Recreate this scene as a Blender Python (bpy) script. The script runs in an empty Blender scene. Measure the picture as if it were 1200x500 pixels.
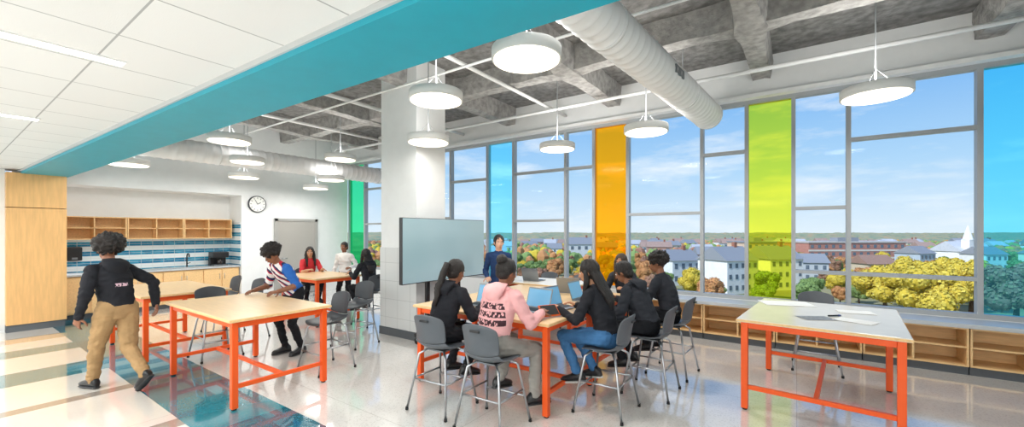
import bpy, bmesh, math, random
import numpy as np
from mathutils import Vector as V, Matrix, noise
random.seed(7)
S_=bpy.context.scene; COL=S_.collection
PI=math.pi; R=math.radians
YAW=R(34.8); CH=1.7; F=480.0
fw=V((-math.sin(YAW),math.cos(YAW),0)); rt=V((math.cos(YAW),math.sin(YAW),0))
def depthpt(px,s,z): return V((0,0,z))+fw*s+rt*(s*(px-600)/F)
def hx(h,k=1.0):
    h=h.lstrip('#'); c=[int(h[i:i+2],16)/255 for i in (0,2,4)]
    return tuple([(x/12.92 if x<=.04045 else ((x+.055)/1.055)**2.4)*k for x in c]+[1])
# ---------------------------------------------------------------- materials
def newmat(name):
    m=bpy.data.materials.new(name); m.use_nodes=True; nt=m.node_tree
    return m,nt,nt.nodes['Principled BSDF']
def nd(nt,t,ins=None,**kw):
    n=nt.nodes.new(t)
    for k,v in kw.items(): setattr(n,k,v)
    for k,v in (ins or {}).items():
        if isinstance(v,bpy.types.NodeSocket): nt.links.new(v,n.inputs[k])
        else: n.inputs[k].default_value=v
    return n
def lk(nt,a,b): nt.links.new(a,b)
def coord(nt,scale=(1,1,1)):
    tc=nd(nt,'ShaderNodeTexCoord'); mp=nd(nt,'ShaderNodeMapping',{'Vector':tc.outputs['Object'],'Scale':scale}); return mp.outputs[0]
def mixc(nt,f,a,b):
    n=nt.nodes.new('ShaderNodeMix'); n.data_type='RGBA'
    for i,v in ((0,f),(6,a),(7,b)):
        if isinstance(v,bpy.types.NodeSocket): nt.links.new(v,n.inputs[i])
        else: n.inputs[i].default_value=v
    return n.outputs[2]
def mth(nt,op,a,b=0.0):
    n=nt.nodes.new('ShaderNodeMath'); n.operation=op
    for i,v in ((0,a),(1,b)):
        if isinstance(v,bpy.types.NodeSocket): nt.links.new(v,n.inputs[i])
        else: n.inputs[i].default_value=v
    return n.outputs[0]
def M(name,c,r=.5,metal=0,var=.0,scale=6,stretch=(1,1,1),bump=0,bscale=60,em=0,spec=.5,c2=None):
    m,nt,b=newmat(name)
    if isinstance(c,str): c=hx(c)
    b.inputs['Base Color'].default_value=c; b.inputs['Roughness'].default_value=r; b.inputs['Metallic'].default_value=metal
    b.inputs['Specular IOR Level'].default_value=spec
    if var or c2:
        co=coord(nt,stretch); n=nd(nt,'ShaderNodeTexNoise',{'Vector':co,'Scale':scale,'Detail':5.0})
        a=tuple(x*(1-var) for x in c[:3])+(1,); bb=(hx(c2) if isinstance(c2,str) else c2) if c2 else tuple(min(1,x*(1+var)) for x in c[:3])+(1,)
        rp=nd(nt,'ShaderNodeMapRange',{0:n.outputs[0],1:.35,2:.65})
        lk(nt,mixc(nt,rp.outputs[0],a,bb),b.inputs['Base Color'])
    if bump:
        co=coord(nt,stretch); n=nd(nt,'ShaderNodeTexNoise',{'Vector':co,'Scale':bscale,'Detail':4.0})
        bp=nd(nt,'ShaderNodeBump',{'Height':n.outputs[0],'Strength':bump,'Distance':.02}); lk(nt,bp.outputs[0],b.inputs['Normal'])
    if em:
        b.inputs['Emission Color'].default_value=c; b.inputs['Emission Strength'].default_value=em
    return m
white=M('white_paint','#eeefee',.6,var=.02); wwall=M('white_wall','#eef0f0',.9,var=.015,bump=.05,spec=.2)
teal=M('teal_paint','#129fb5',.45,var=.03)
concrete=M('concrete','#7d7c7a',.95,var=.3,scale=9,bump=1.0,bscale=20)
concr2=M('concrete_rib','#a3a19e',.95,var=.22,scale=10,bump=1.0,bscale=22)
wood=M('maple','#ecc48c',.4,var=.08,scale=5,stretch=(1,8,8)); woodv=M('maple_panel','#e0b175',.4,var=.07,scale=4,stretch=(8,8,.8))
laminate=M('laminate','#ebc999',.3,var=.06,scale=5,stretch=(1,9,9)); lamwhite=M('laminate_pale','#ebe3d3',.25,var=.03)
orange=M('orange_steel','#f25c1a',.4); alu=M('aluminium','#abafb2',.45,0); alud=M('aluminium_dark','#7b8084',.45,.4)
chrome=M('chrome','#b3b6ba',.28,.9); gplas=M('grey_plastic','#5a5f65',.45,bump=.05); dplas=M('charcoal_plastic','#43474c',.45,bump=.05)
black=M('black_plastic','#1b1c1f',.35); rubber=M('rubber','#222222',.8); darkbase=M('dark_base','#565b60',.6)
ductm=M('duct_white','#f4f4f4',.4,.0); greytop=M('grey_top','#c0c5c8',.4,var=.03)
doorm=M('door_grey','#aaa7a1',.5); paper=M('paper','#f4f4f0',.8); laptopm=M('laptop_grey','#8d9196',.35,.6)
diffm=M('diffuser','#fff4e0',.6,em=2.0); linm=M('linear_diffuser','#fff8ee',.5,em=5.0)
def m_tilegrid(name,c,cm,w,h,mort,r=.8,axes='xy',bump=.2):
    m,nt,b=newmat(name); tc=nd(nt,'ShaderNodeTexCoord'); sp=nd(nt,'ShaderNodeSeparateXYZ',{0:tc.outputs['Object']})
    A={'x':sp.outputs[0],'y':sp.outputs[1],'z':sp.outputs[2]}
    cb=nd(nt,'ShaderNodeCombineXYZ',{0:A[axes[0]],1:A[axes[1]]})
    br=nd(nt,'ShaderNodeTexBrick',{'Vector':cb.outputs[0],'Scale':1.0,'Mortar Size':mort,'Brick Width':w,'Row Height':h,'Color1':hx(c),'Color2':hx(c,.97),'Mortar':hx(cm),'Mortar Smooth':.1})
    br.offset=0; lk(nt,br.outputs[0],b.inputs['Base Color']); b.inputs['Roughness'].default_value=r
    return m,nt,b,br,A
ceilm,nt,b,_,_=m_tilegrid('ceiling_tile','#e6e7e6','#aaacac',.61,.61,.0055,.9,'yx')
n=nd(nt,'ShaderNodeTexNoise',{'Vector':coord(nt),'Scale':150.0}); bp=nd(nt,'ShaderNodeBump',{'Height':n.outputs[0],'Strength':.15,'Distance':.01}); lk(nt,bp.outputs[0],b.inputs['Normal'])
coltile,_,_,_,_=m_tilegrid('column_tile','#d9dcdc','#bcc0c0',.3,.3,.004,.3,'xz')
ktile,nt,b,br,A=m_tilegrid('kitchen_tile','#ffffff','#dfe6e8',.2,.05,.003,.2,'yz')
fr=mth(nt,'FRACT',mth(nt,'MULTIPLY',A['z'],1/.2)); st=mth(nt,'GREATER_THAN',fr,.5)
nn=nd(nt,'ShaderNodeTexNoise',{'Vector':coord(nt,(1,3,9)),'Scale':1.6})
blue=mixc(nt,mth(nt,'GREATER_THAN',nn.outputs[0],.5),hx('#1f7ea6'),hx('#3d9dbf'))
cc=mixc(nt,st,blue,hx('#e8f0f2')); lk(nt,mixc(nt,br.outputs['Fac'],cc,hx('#d5dee0')),b.inputs['Base Color'])
# floor terrazzo
floorm,nt,b=newmat('terrazzo'); tc=nd(nt,'ShaderNodeTexCoord'); sp=nd(nt,'ShaderNodeSeparateXYZ',{0:tc.outputs['Object']}); X,Y=sp.outputs[0],sp.outputs[1]
def band(s,a,bb): return mth(nt,'MULTIPLY',mth(nt,'GREATER_THAN',s,a),mth(nt,'LESS_THAN',s,bb))
base=hx('#e6e3de'); c=mixc(nt,0.0,base,base)
vo=nd(nt,'ShaderNodeTexVoronoi',{'Vector':tc.outputs['Object'],'Scale':95.0}); sv=nd(nt,'ShaderNodeSeparateColor',{0:vo.outputs['Color']})
c=mixc(nt,mth(nt,'MULTIPLY',mth(nt,'GREATER_THAN',sv.outputs[0],.84),.18),c,hx('#75695e'))
low=mth(nt,'LESS_THAN',Y,1.33)
c=mixc(nt,mth(nt,'MULTIPLY',low,.75),c,hx('#ece7de'))
for a,bb,cl in ((-10.25,-9.8,'#c5b7a6'),(-7.75,-7.1,'#128290'),(-6.15,-5.98,'#a39a90'),(-4.65,-4.45,'#9f978e'),(-9.2,-8.7,'#128290')):
    c=mixc(nt,mth(nt,'MULTIPLY',low,band(X,a,bb)),c,hx(cl))
c=mixc(nt,band(Y,1.33,2.02),c,hx('#08697d'))
for a,bb in ((-10.4,-9.2),(-8.0,-6.6),(-5.2,-4.1)): c=mixc(nt,mth(nt,'MULTIPLY',band(Y,1.33,2.02),band(X,a,bb)),c,hx('#128596'))
c=mixc(nt,mth(nt,'MULTIPLY',mth(nt,'LESS_THAN',sv.outputs[1],.15),.06),c,hx('#f4f0e8'))
br=nd(nt,'ShaderNodeTexBrick',{'Vector':tc.outputs['Object'],'Scale':1.0,'Mortar Size':.004,'Brick Width':2.4,'Row Height':2.4}); br.offset=0
c=mixc(nt,mth(nt,'MULTIPLY',br.outputs['Fac'],.4),c,hx('#9c948a'))
lk(nt,c,b.inputs['Base Color']); b.inputs['Roughness'].default_value=.12; b.inputs['Specular IOR Level'].default_value=.7; b.inputs['Coat Weight'].default_value=1.0; b.inputs['Coat IOR'].default_value=1.6; b.inputs['Coat Roughness'].default_value=.03
def glass(name,col,em=None,es=0.0):
    m=bpy.data.materials.new(name); m.use_nodes=True; nt=m.node_tree; nt.nodes.clear()
    c=tuple(x**.5 for x in col[:3])+(1,)
    o=nd(nt,'ShaderNodeOutputMaterial'); t=nd(nt,'ShaderNodeBsdfTransparent',{'Color':c}); s=t.outputs[0]
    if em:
        e=nd(nt,'ShaderNodeEmission',{'Color':em,'Strength':es}); s=nd(nt,'ShaderNodeAddShader',{0:s,1:e.outputs[0]}).outputs[0]  # pane glow put in as emission, brightening the tint beyond the sky behind
    gl=nd(nt,'ShaderNodeBsdfGlossy',{'Roughness':.02}); mx=nd(nt,'ShaderNodeMixShader',{0:.003,1:s,2:gl.outputs[0]}); lk(nt,mx.outputs[0],o.inputs[0]); return m
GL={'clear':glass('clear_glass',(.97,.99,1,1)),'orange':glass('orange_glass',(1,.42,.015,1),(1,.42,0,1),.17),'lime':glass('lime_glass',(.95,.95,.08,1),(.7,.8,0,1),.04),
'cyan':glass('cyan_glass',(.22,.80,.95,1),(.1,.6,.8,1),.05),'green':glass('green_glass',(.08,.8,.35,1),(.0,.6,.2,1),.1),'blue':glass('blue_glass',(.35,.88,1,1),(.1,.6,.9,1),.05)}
# ---------------------------------------------------------------- mesh builder
def frame(d,ref=None):
    d=d.normalized(); ref=ref or (V((0,0,1)) if abs(d.z)<.9 else V((1,0,0)))
    u=d.cross(ref).normalized(); return u,d.cross(u).normalized()
class MB:
    def __init__(s): s.bm=bmesh.new()
    def box(s,x0,x1,y0,y1,z0,z1,mi=0):
        return s.obox(((x0+x1)/2,(y0+y1)/2,(z0+z1)/2),(abs(x1-x0),abs(y1-y0),abs(z1-z0)),None,mi)
    def obox(s,c,sz,rot=None,mi=0):
        vs=[]
        for i in (-.5,.5):
            for j in (-.5,.5):
                for k in (-.5,.5):
                    p=V((i*sz[0],j*sz[1],k*sz[2]))
                    if rot is not None: p=rot@p
                    vs.append(s.bm.verts.new(p+V(c)))
        for f in ((0,1,3,2),(4,6,7,5),(0,4,5,1),(2,3,7,6),(0,2,6,4),(1,5,7,3)):
            s.bm.faces.new([vs[i] for i in f]).material_index=mi
        return s
    def loft(s,rings,n=12,mi=0,smooth=True):
        L=[]
        for c,u,v,ru,rv in rings:
            L.append([s.bm.verts.new(V(c)+u*(ru*math.cos(2*PI*k/n))+v*(rv*math.sin(2*PI*k/n))) for k in range(n)])
        return s.skin(L,mi,smooth)
    def skin(s,L,mi=0,smooth=True):
        n=len(L[0])
        for a,b in zip(L,L[1:]):
            for k in range(n):
                f=s.bm.faces.new((a[k],a[(k+1)%n],b[(k+1)%n],b[k])); f.material_index=mi; f.smooth=smooth
        f=s.bm.faces.new(list(reversed(L[0]))); f.material_index=mi
        f=s.bm.faces.new(L[-1]); f.material_index=mi
        return s
    def tube(s,pts,r,n=8,mi=0,flat=1):
        pts=[V(p) for p in pts]; m=len(pts)
        if not hasattr(r,'__len__'): r=[r]*m
        rings=[]; ref=None
        for i,p in enumerate(pts):
            d=(pts[min(i+1,m-1)]-pts[max(i-1,0)]).normalized()
            if ref is None: u,v=frame(d)
            else:
                u=(ref-d*ref.dot(d)).normalized(); v=d.cross(u).normalized()
            ref=u; rings.append((p,u,v,r[i],r[i]*flat))
        return s.loft(rings,n,mi)
    def cap(s,a,b,ra,rb,n=12,mi=0):
        a,b=V(a),V(b); d=(b-a).normalized(); u,v=frame(d); rg=[]
        for t in (80,55,25): rg.append((a-d*ra*math.sin(R(t)),u,v,ra*math.cos(R(t)),ra*math.cos(R(t))))
        rg+= [(a,u,v,ra,ra),(b,u,v,rb,rb)]
        for t in (25,55,80): rg.append((b+d*rb*math.sin(R(t)),u,v,rb*math.cos(R(t)),rb*math.cos(R(t))))
        return s.loft(rg,n,mi)
    def ell(s,c,Rm,rx,ry,rz,n=14,mi=0,k=9):
        rg=[]; U=Rm@V((1,0,0)); W=Rm@V((0,1,0)); Z=Rm@V((0,0,1))
        for i in range(k):
            a=-PI/2+.12+(PI-.24)*i/(k-1); rg.append((V(c)+Z*rz*math.sin(a),U,W,rx*math.cos(a),ry*math.cos(a)))
        return s.loft(rg,n,mi)
    def lathe(s,prof,c=(0,0,0),n=32,mi=0,smooth=True):
        return s.loft([(V(c)+V((0,0,z)),V((1,0,0)),V((0,1,0)),r,r) for r,z in prof],n,mi,smooth)
    def build(s,name,mats,parent=None,bevel=0,loc=None,norm=True):
        if norm: bmesh.ops.recalc_face_normals(s.bm,faces=s.bm.faces)
        me=bpy.data.meshes.new(name); s.bm.to_mesh(me); s.bm.free()
        for m in (mats if isinstance(mats,(list,tuple)) else [mats]): me.materials.append(m)
        o=bpy.data.objects.new(name,me); COL.objects.link(o)
        if parent: o.parent=parent
        if loc: o.location=loc
        if bevel:
            md=o.modifiers.new('bevel','BEVEL'); md.width=bevel; md.segments=2; md.limit_method='ANGLE'
        return o
def tag(o,label,cat,group=None,kind=None):
    o['label']=label; o['category']=cat
    if group: o['group']=group
    if kind: o['kind']=kind
    return o
def thing(name,label,cat,loc=(0,0,0),rz=0,group=None):
    o=bpy.data.objects.new(name,None); COL.objects.link(o); o.location=loc; o.rotation_euler=(0,0,rz); o.empty_display_size=.1
    return tag(o,label,cat,group)
def struct(o): o['kind']='structure'; return o
def dup(root,loc,rz,label,group=None,scale=None):
    r=root.copy(); COL.objects.link(r); r.location=loc; r.rotation_euler=(0,0,rz); r['label']=label
    if group: r['group']=group
    if scale: r.scale=scale
    for ch in list(root.children):
        c=ch.copy(); COL.objects.link(c); c.parent=r
        for g in list(ch.children):
            d=g.copy(); COL.objects.link(d); d.parent=c
    return r
# ---------------------------------------------------------------- ROOM
XL,XR,YB,YW=-11.4,4.2,-4.0,7.5; ZC=4.45
struct(MB().box(-12.3,XR+.2,YB-.2,YW+.3,-.15,0).build('floor',floorm))
bm=MB()
pts=[(-11.4,.95),(4.2,1.42),(4.2,YB),(-11.4,YB)]
def prism(mb,pts,z0,z1):
    a=[mb.bm.verts.new((x,y,z0)) for x,y in pts]; b=[mb.bm.verts.new((x,y,z1)) for x,y in pts]; n=len(pts)
    mb.bm.faces.new(a); mb.bm.faces.new(b)
    for i in range(n): mb.bm.faces.new((a[i],a[(i+1)%n],b[(i+1)%n],b[i]))
prism(bm,pts,2.78,2.9); struct(bm.build('ceiling_low',ceilm))
struct(MB().box(-12.3,XR+.2,1.0,YW+.3,ZC,ZC+.15).build('ceiling',concrete))
bm=MB(); prism(bm,[(-11.4,1.52),(4.2,1.83),(4.2,1.40),(-11.4,.95)],2.71,4.45); struct(bm.build('ceiling_beam',teal))
bm=MB(); prism(bm,[(-11.4,.935),(4.2,1.385),(4.2,1.40),(-11.4,.955)],2.745,2.79); struct(bm.build('trim_1',M('trim_grey','#c3c5c5',.6)))
SEC=[(-1,1),(-.97,.3),(-.9,-.5),(-.82,-.97),(-.2,-1),(.2,-1),(.82,-.97),(.9,-.5),(.97,.3),(1,1)]
def rib(along,fixed,a,b,w,h):
    m=MB(); L=[]; k=int((b-a)/.12)
    for i in range(k+1):
        t=a+(b-a)*i/k; row=[]
        hk=min(abs(((t-(3.2 if along=='y' else -10.05))%2.4)-0),abs(((t-(3.2 if along=='y' else -10.05))%2.4)-2.4)); ww=w*(1+.45*max(0,1-hk/.4)); hh=h*(1+.1*max(0,1-hk/.5))
        for (p,q) in SEC:
            P=V((fixed,t,0)) if along=='y' else V((t,fixed,0)); z=ZC-hh/2+q*hh/2
            N=.014*noise.noise(V((P.x*3+p,P.y*3+p,q*2)))+.012*noise.noise(V((P.x*11,P.y*11,q*5+p*3)))
            off=V((p*(ww+N),0,0)) if along=='y' else V((0,p*(ww+N),0))
            row.append(m.bm.verts.new(P+off+V((0,0,z+(N if q<.9 else 0)))))
        L.append(row)
    m.skin(L,0,False); struct(m.build('ceiling_rib',concr2))
for x0 in (-10.05,-7.65,-5.25,-2.85,-.45,1.95): rib('y',x0,1.7,7.5,.15,.36)
for y0 in (3.2,5.6): rib('x',y0,-11.4,4.2,.14,.34)
m=MB(); m.box(-11.7,XL,4.55,YW,0,ZC); m.box(-11.7,XL,.9,4.55,2.62,ZC); m.box(-12.25,-11.7,4.55,4.7,0,2.8); m.box(-12.25,-11.7,1.3,4.6,2.62,2.75)
struct(m.build('wall_end',wwall))
struct(MB().box(-12.3,-12.1,1.3,4.6,0,2.7).build('wall_alcove',wwall))
struct(MB().box(-12.1,-12.085,1.4,4.55,.86,1.95).build('trim_2',ktile))
struct(MB().box(-12.085,-11.45,4.538,4.55,.86,1.95).build('trim_3',ktile))
struct(MB().box(-11.4,-11.1,YB,.8,0,2.8).build('wall_left',wwall))
wp=MB(); wp.box(-11.4,-10.92,.8,1.5,.12,2.12,0); wp.box(-11.4,-10.92,.8,1.5,2.13,2.72,0)
wpo=struct(wp.build('wall_panel',woodv,bevel=.004)); struct(MB().box(-11.4,-10.94,.8,1.48,0,.12).build('baseboard_left',darkbase))
struct(MB().box(XL,XL+.015,4.55,5.2,0,.12).build('baseboard_end',darkbase))
struct(MB().box(-11.4,XR,YB-.2,YB,0,2.9).build('wall_back',wwall)); struct(MB().box(XR,XR+.2,YB,YW,0,ZC).build('wall_right',wwall))
m=MB(); m.box(-11.7,XR,YW,YW+.25,0,.62); m.box(-11.7,XR,YW,YW+.25,3.80,ZC); struct(m.build('wall_window',wwall))
struct(MB().box(-11.4,XR,YW-.12,YW-.0,3.80,3.86).build('trim_4',white))
d=struct(MB().box(XL,XL+.05,5.40,6.42,0.01,2.0).build('door_1',doorm))
fm=MB(); fm.box(XL,XL+.07,5.32,5.40,0,2.07); fm.box(XL,XL+.07,6.42,6.5,0,2.07); fm.box(XL,XL+.07,5.32,6.5,2.0,2.07); fm.build('door_frame',M('frame_grey','#a8a7a3',.5),d)
MB().tube([(XL+.05,5.5,1.0),(XL+.1,5.5,1.0),(XL+.1,5.62,1.0)],.012).build('handle',chrome,d)
W=[(-11.4,-10.6,'green',()),(-10.6,-9.3,'clear',(2.98,1.95)),(-9.3,-8.65,'clear',(3.0,)),(-8.65,-8.0,'orange',()),(-8.0,-7.11,'clear',(2.06,)),
(-7.11,-5.94,'clear',(2.95,)),(-5.94,-5.2,'blue',()),(-5.2,-3.9,'clear',(3.0,1.95)),(-3.9,-3.28,'clear',(3.0,)),(-3.28,-2.6,'orange',()),(-2.6,-1.32,'clear',(2.03,)),
(-1.32,-.66,'clear',(3.0,)),(-.66,-.04,'lime',()),(-.04,.608,'clear',(2.06,1.11)),(.608,1.88,'clear',(3.02,1.11)),(1.88,2.52,'cyan',()),(2.52,3.8,'clear',(2.03,)),(3.8,4.2,'clear',())]
for i,(a,bx,g,tr) in enumerate(W):
    r=bpy.data.objects.new('window_%d'%(i+1),None); COL.objects.link(r); r.location=((a+bx)/2,YW+.08,.62); r['kind']='structure'
    w=(bx-a)/2; h=3.18; e=.027
    m=MB(); m.box(-w,-w+e,-.06,.06,0,h); m.box(w-e,w,-.06,.06,0,h); m.box(-w+e,w-e,-.06,.06,0,.06); m.box(-w+e,w-e,-.06,.06,h-.06,h); m.build('frame',alu,r)
    for z in tr: MB().box(-w+e,w-e,-.055,.055,z-.62-.025,z-.62+.025).build('transom',alu,r)
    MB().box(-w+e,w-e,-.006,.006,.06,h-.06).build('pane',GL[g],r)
cr=bpy.data.objects.new('column',None); COL.objects.link(cr); struct(cr); cr.location=(-5.33,4.74,0)
MB().box(-.43,.43,-.32,.32,.12,ZC).build('shaft',wwall,cr)
m=MB(); m.box(-.445,.445,-.335,.335,.13,1.45); m.build('tile_cladding',coltile,cr,.003); MB().box(-.455,.455,-.345,.345,0,.13).build('plinth',darkbase,cr)
# ---------------------------------------------------------------- ducts, pipes
def duct(label,x,z,r,y0,y1,rz=0):
    t=thing('air_duct',label,'duct',(x,y0,z),rz)
    L=y1-y0; k=int(L/.02)
    pts=[(0,L*i/k,0) for i in range(k+1)]; rs=[r+(0,.0,.0,.0,.006,.013,.006)[i%7] for i in range(k+1)]
    MB().tube(pts,rs,36).build('pipe',ductm,t)
    MB().tube([(0,L-.02,0),(0,L+.05,0)],[r+.02,r+.02],28).build('end_collar',ductm,t)
    for y in (L*.3,L*.75):
        b_=MB().tube([(0,y-.02,0),(0,y+.02,0)],[r+.016]*2,28).build('band',ductm,t)
        MB().tube([(0,y,r),(0,y,ZC-z)],.006,6).build('hanger',alu,t)
    return t
D=duct('large white spiral duct running toward the windows over the student group',-1.50,3.53,.195,1.95,7.0,-math.atan(.07))
MB().box(.175,.205,2.85,3.15,-.045,.045).build('vent_grille',alud,D)
duct('white round duct along the far end wall above the clock',-9.6,3.27,.2,1.75,7.25)
def pipe(label,pts,r): 
    return tag(MB().tube(pts,r,10).build('conduit_pipe',white),label,'pipe')
pipe('white sprinkler pipe running parallel to and above the window heads',[(-11.3,6.7,3.98),(4.1,6.7,3.98)],.03)
pipe('thin white conduit nearer the room, parallel to the window wall',[(-11.3,4.3,4.0),(4.1,4.3,4.0)],.018)
pipe('white conduit running toward the windows between the two middle pendants',[(-3.85,1.7,4.06),(-3.85,7.45,4.06)],.03)
pipe('white conduit running toward the windows by the column',[(-6.6,1.7,4.06),(-6.6,7.45,4.06)],.035)
pipe('white conduit near the far end wall toward the windows',[(-8.8,1.7,4.06),(-8.8,7.45,4.06)],.03)
# ---------------------------------------------------------------- pendants
pendm=M('pendant_white','#e6e7e5',.5)
def mk_pend():
    t=thing('pendant_light','x','pendant light')
    MB().lathe([(.20,.10),(.30,.098),(.305,.09),(.305,.0),(.29,-.002)]).build('housing',pendm,t)
    MB().lathe([(.288,.002),(.285,-.012),(.1,-.014)]).build('diffuser',diffm,t)
    MB().tube([(0,0,.1),(0,0,1.0)],.008,6).build('cord',alu,t)
    m=MB()
    for k in range(3):
        a=k*2*PI/3; m.tube([(.16*math.cos(a),.16*math.sin(a),.1),(0,0,.3)],.0025,5)
    m.build('suspension_wires',alu,t)
    return t
P0=None
PL=[(617,70,None,3.2,'largest pendant light, nearest the white spiral duct'),(511,118,None,3.2,'round white pendant light left of the nearest one, before the column'),(502,167,6.05,None,'round white pendant light beside the top of the column'),
(653,175,None,3.13,'round white pendant light in front of the blue and clear windows'),(757,155,None,3.13,'round white pendant light just left of the end of the big duct'),(1026,113,None,3.15,'round white pendant light on the right before the wide clear window'),
(399,187,None,3.2,'round white pendant light left of the column'),(269,166,None,3.15,'leftmost large pendant light beyond the teal beam'),(290,190,8.2,None,'pendant light just below the far duct, left end'),
(286,208,9.3,None,'low pendant light above the wall clock'),(370,221,10.7,None,'farthest small pendant light above the grey door'),(388,211,9.9,None,'small pendant light between the far duct and green pane'),(150,193,7.4,None,'pendant light under the teal beam above the open shelves')]
def area(loc,size,e,rot=(0,0,0),col=(1,.975,.94),shape='DISK',sy=None):
    l=bpy.data.lights.new('lamp_or_fill','AREA'); l.shape=shape; l.size=size; l.energy=e; l.color=col
    if sy: l.size_y=sy
    o=bpy.data.objects.new('lamp_or_fill',l); COL.objects.link(o); o.location=loc; o.rotation_euler=rot; return o
for i,(px,py,s,z,lab) in enumerate(PL):
    if s is None: s=(z-CH)*F/(272-py)
    else: z=CH+(272-py)*s/F
    p=depthpt(px,s,z)
    if P0 is None: P0=mk_pend(); P0.location=p; P0['label']=lab; t=P0; P0['group']='round pendant lights'
    else: t=dup(P0,p,0,lab,'round pendant lights')
    for c in t.children:
        if c.name.startswith('cord'): c.scale.z=(ZC-p.z)/1.0
    k=.3 if i==2 else 1
    area(p+V((0,0,-.02)),.54,(25 if p.x>-7 else 16)*k); area(p+V((0,0,.13)),.5,(15 if p.x>-7 else 6)*k,(PI,0,0))  # second disc: hidden uplight added above the housing to brighten the ceiling
def lin(x,y0,y1,lab):
    t=thing('linear_light',lab,'ceiling light',(x,y0,2.78),0,'recessed linear ceiling lights')
    MB().box(-.05,.05,0,y1-y0,-.008,.0).build('frame',white,t); MB().box(-.035,.035,.01,y1-y0-.01,-.014,-.0081).build('diffuser',linm,t)
    area((x,(y0+y1)/2,2.75),.07,10,shape='RECTANGLE',sy=y1-y0)
lin(-3.54,-.5,.74,'longest visible linear ceiling light at top left'); lin(-5.96,-.6,.64,'second linear ceiling light farther from the viewer')
for x in (-9,-5,-1,2.5): area((x,-2.0,2.74),2.8,114,shape='SQUARE',col=(1,.995,.985))  # added fill lights behind the camera, unseen, without fixtures
for x in (-8.3,-5.5): area((x,-.6,2.74),.8,12,shape='SQUARE',col=(1,.98,.95))  # two smaller unseen fills added under the low ceiling
# ---------------------------------------------------------------- window bench cubbies
def cubby(lab,x,first=[None]):
    if first[0]: return dup(first[0],(x,7.08,0),0,lab)
    t=thing('shelf_unit',lab,'shelf',(x,7.08,0),0,'low maple shelf units under the windows'); w=.48
    m=MB(); m.box(-w,-w+.02,0,.40,.1,.56); m.box(w-.02,w,0,.40,.1,.56); m.box(-w+.02,w-.02,0,.4,.54,.56); m.box(-w+.02,w-.02,0,.4,.1,.12); m.box(-w+.02,w-.02,.385,.4,.12,.54); m.build('carcass',wood,t,.002)
    MB().box(-w+.02,w-.02,.01,.385,.32,.338).build('shelf_board',wood,t); MB().box(-.01,.01,.01,.385,.12,.32).build('divider',wood,t)
    MB().box(-w,w,.03,.39,0,.1).build('plinth',darkbase,t)
    first[0]=t; return t
names=['partly behind the teacher','behind the far seated students','behind the chair backs of the group','behind the rightmost seated student','left of the right worktable','directly behind the left of the right worktable','behind the middle of the right worktable','behind the right corner of the worktable','at the right edge of the room view']
for k in range(9): cubby('low open maple shelf unit under the windows, '+names[k],-4.62+.97*k)
tag(MB().box(-5.12,4.1,7.03,7.5,.565,.615).build('bench_top',greytop,bevel=.005),'long grey window ledge on top of the low maple shelves','ledge')
# ---------------------------------------------------------------- tables
def table(lab,cx,cy,L,Wd,rz,topm):
    t=thing('work_table',lab,'table',(cx,cy,0),rz,'counter-height tables with orange frames'); H=.874; a,b=L/2-.06,Wd/2-.06
    MB().box(-L/2,L/2,-Wd/2,Wd/2,H-.032,H).build('table_top',[topm],t,.006)
    e=MB(); e.box(-L/2-.003,L/2+.003,-Wd/2-.003,Wd/2+.003,H-.027,H-.006); e.build('edge_band',wood,t)
    for sx in (-1,1):
        for sy in (-1,1):
            l=MB().box(sx*a-.028,sx*a+.028,sy*b-.028,sy*b+.028,.015,H-.032).build('leg',orange,t,.004)
            MB().lathe([(.02,0),(.024,.004),(.02,.016)],(sx*a,sy*b,0),12).build('foot',rubber,l)
        MB().box(sx*a-.018,sx*a+.018,-b+.028,b-.028,.2,.24).build('stretcher',orange,t,.003)
    for sy in (-1,1): MB().box(-a+.028,a-.028,sy*b-.015,sy*b+.015,H-.092,H-.033).build('apron',orange,t,.003)
    for sx in (-1,1): MB().box(sx*a-.015,sx*a+.015,-b+.028,b-.028,H-.092,H-.033).build('apron',orange,t,.003)
    MB().box(-a+.018,a-.018,-.018,.018,.2,.24).build('stretcher',orange,t,.003)
    return t
table('empty maple worktable with orange frame in the left foreground',-5.25,2.15,1.78,1.02,0,laminate)
table('worktable behind the walking student, left of the foreground one',-7.75,2.1,1.75,1.02,0,laminate)
table('small-looking worktable where three students gather by the far wall',-7.65,4.45,1.3,.95,0,laminate)
table('worktable under the laptops of the seated group, nearer half',-2.72,3.75,1.78,1.08,0,laminate)
table('worktable of the seated group, farther half',-2.72,4.86,1.78,1.08,0,laminate)
table('pale worktable beside the windows behind the teacher',-3.6,6.02,1.6,.85,0,lamwhite)
table('pale worktable with papers on the right, nearest the windows',.2,5.2,1.58,1.22,R(85),lamwhite)
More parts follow.
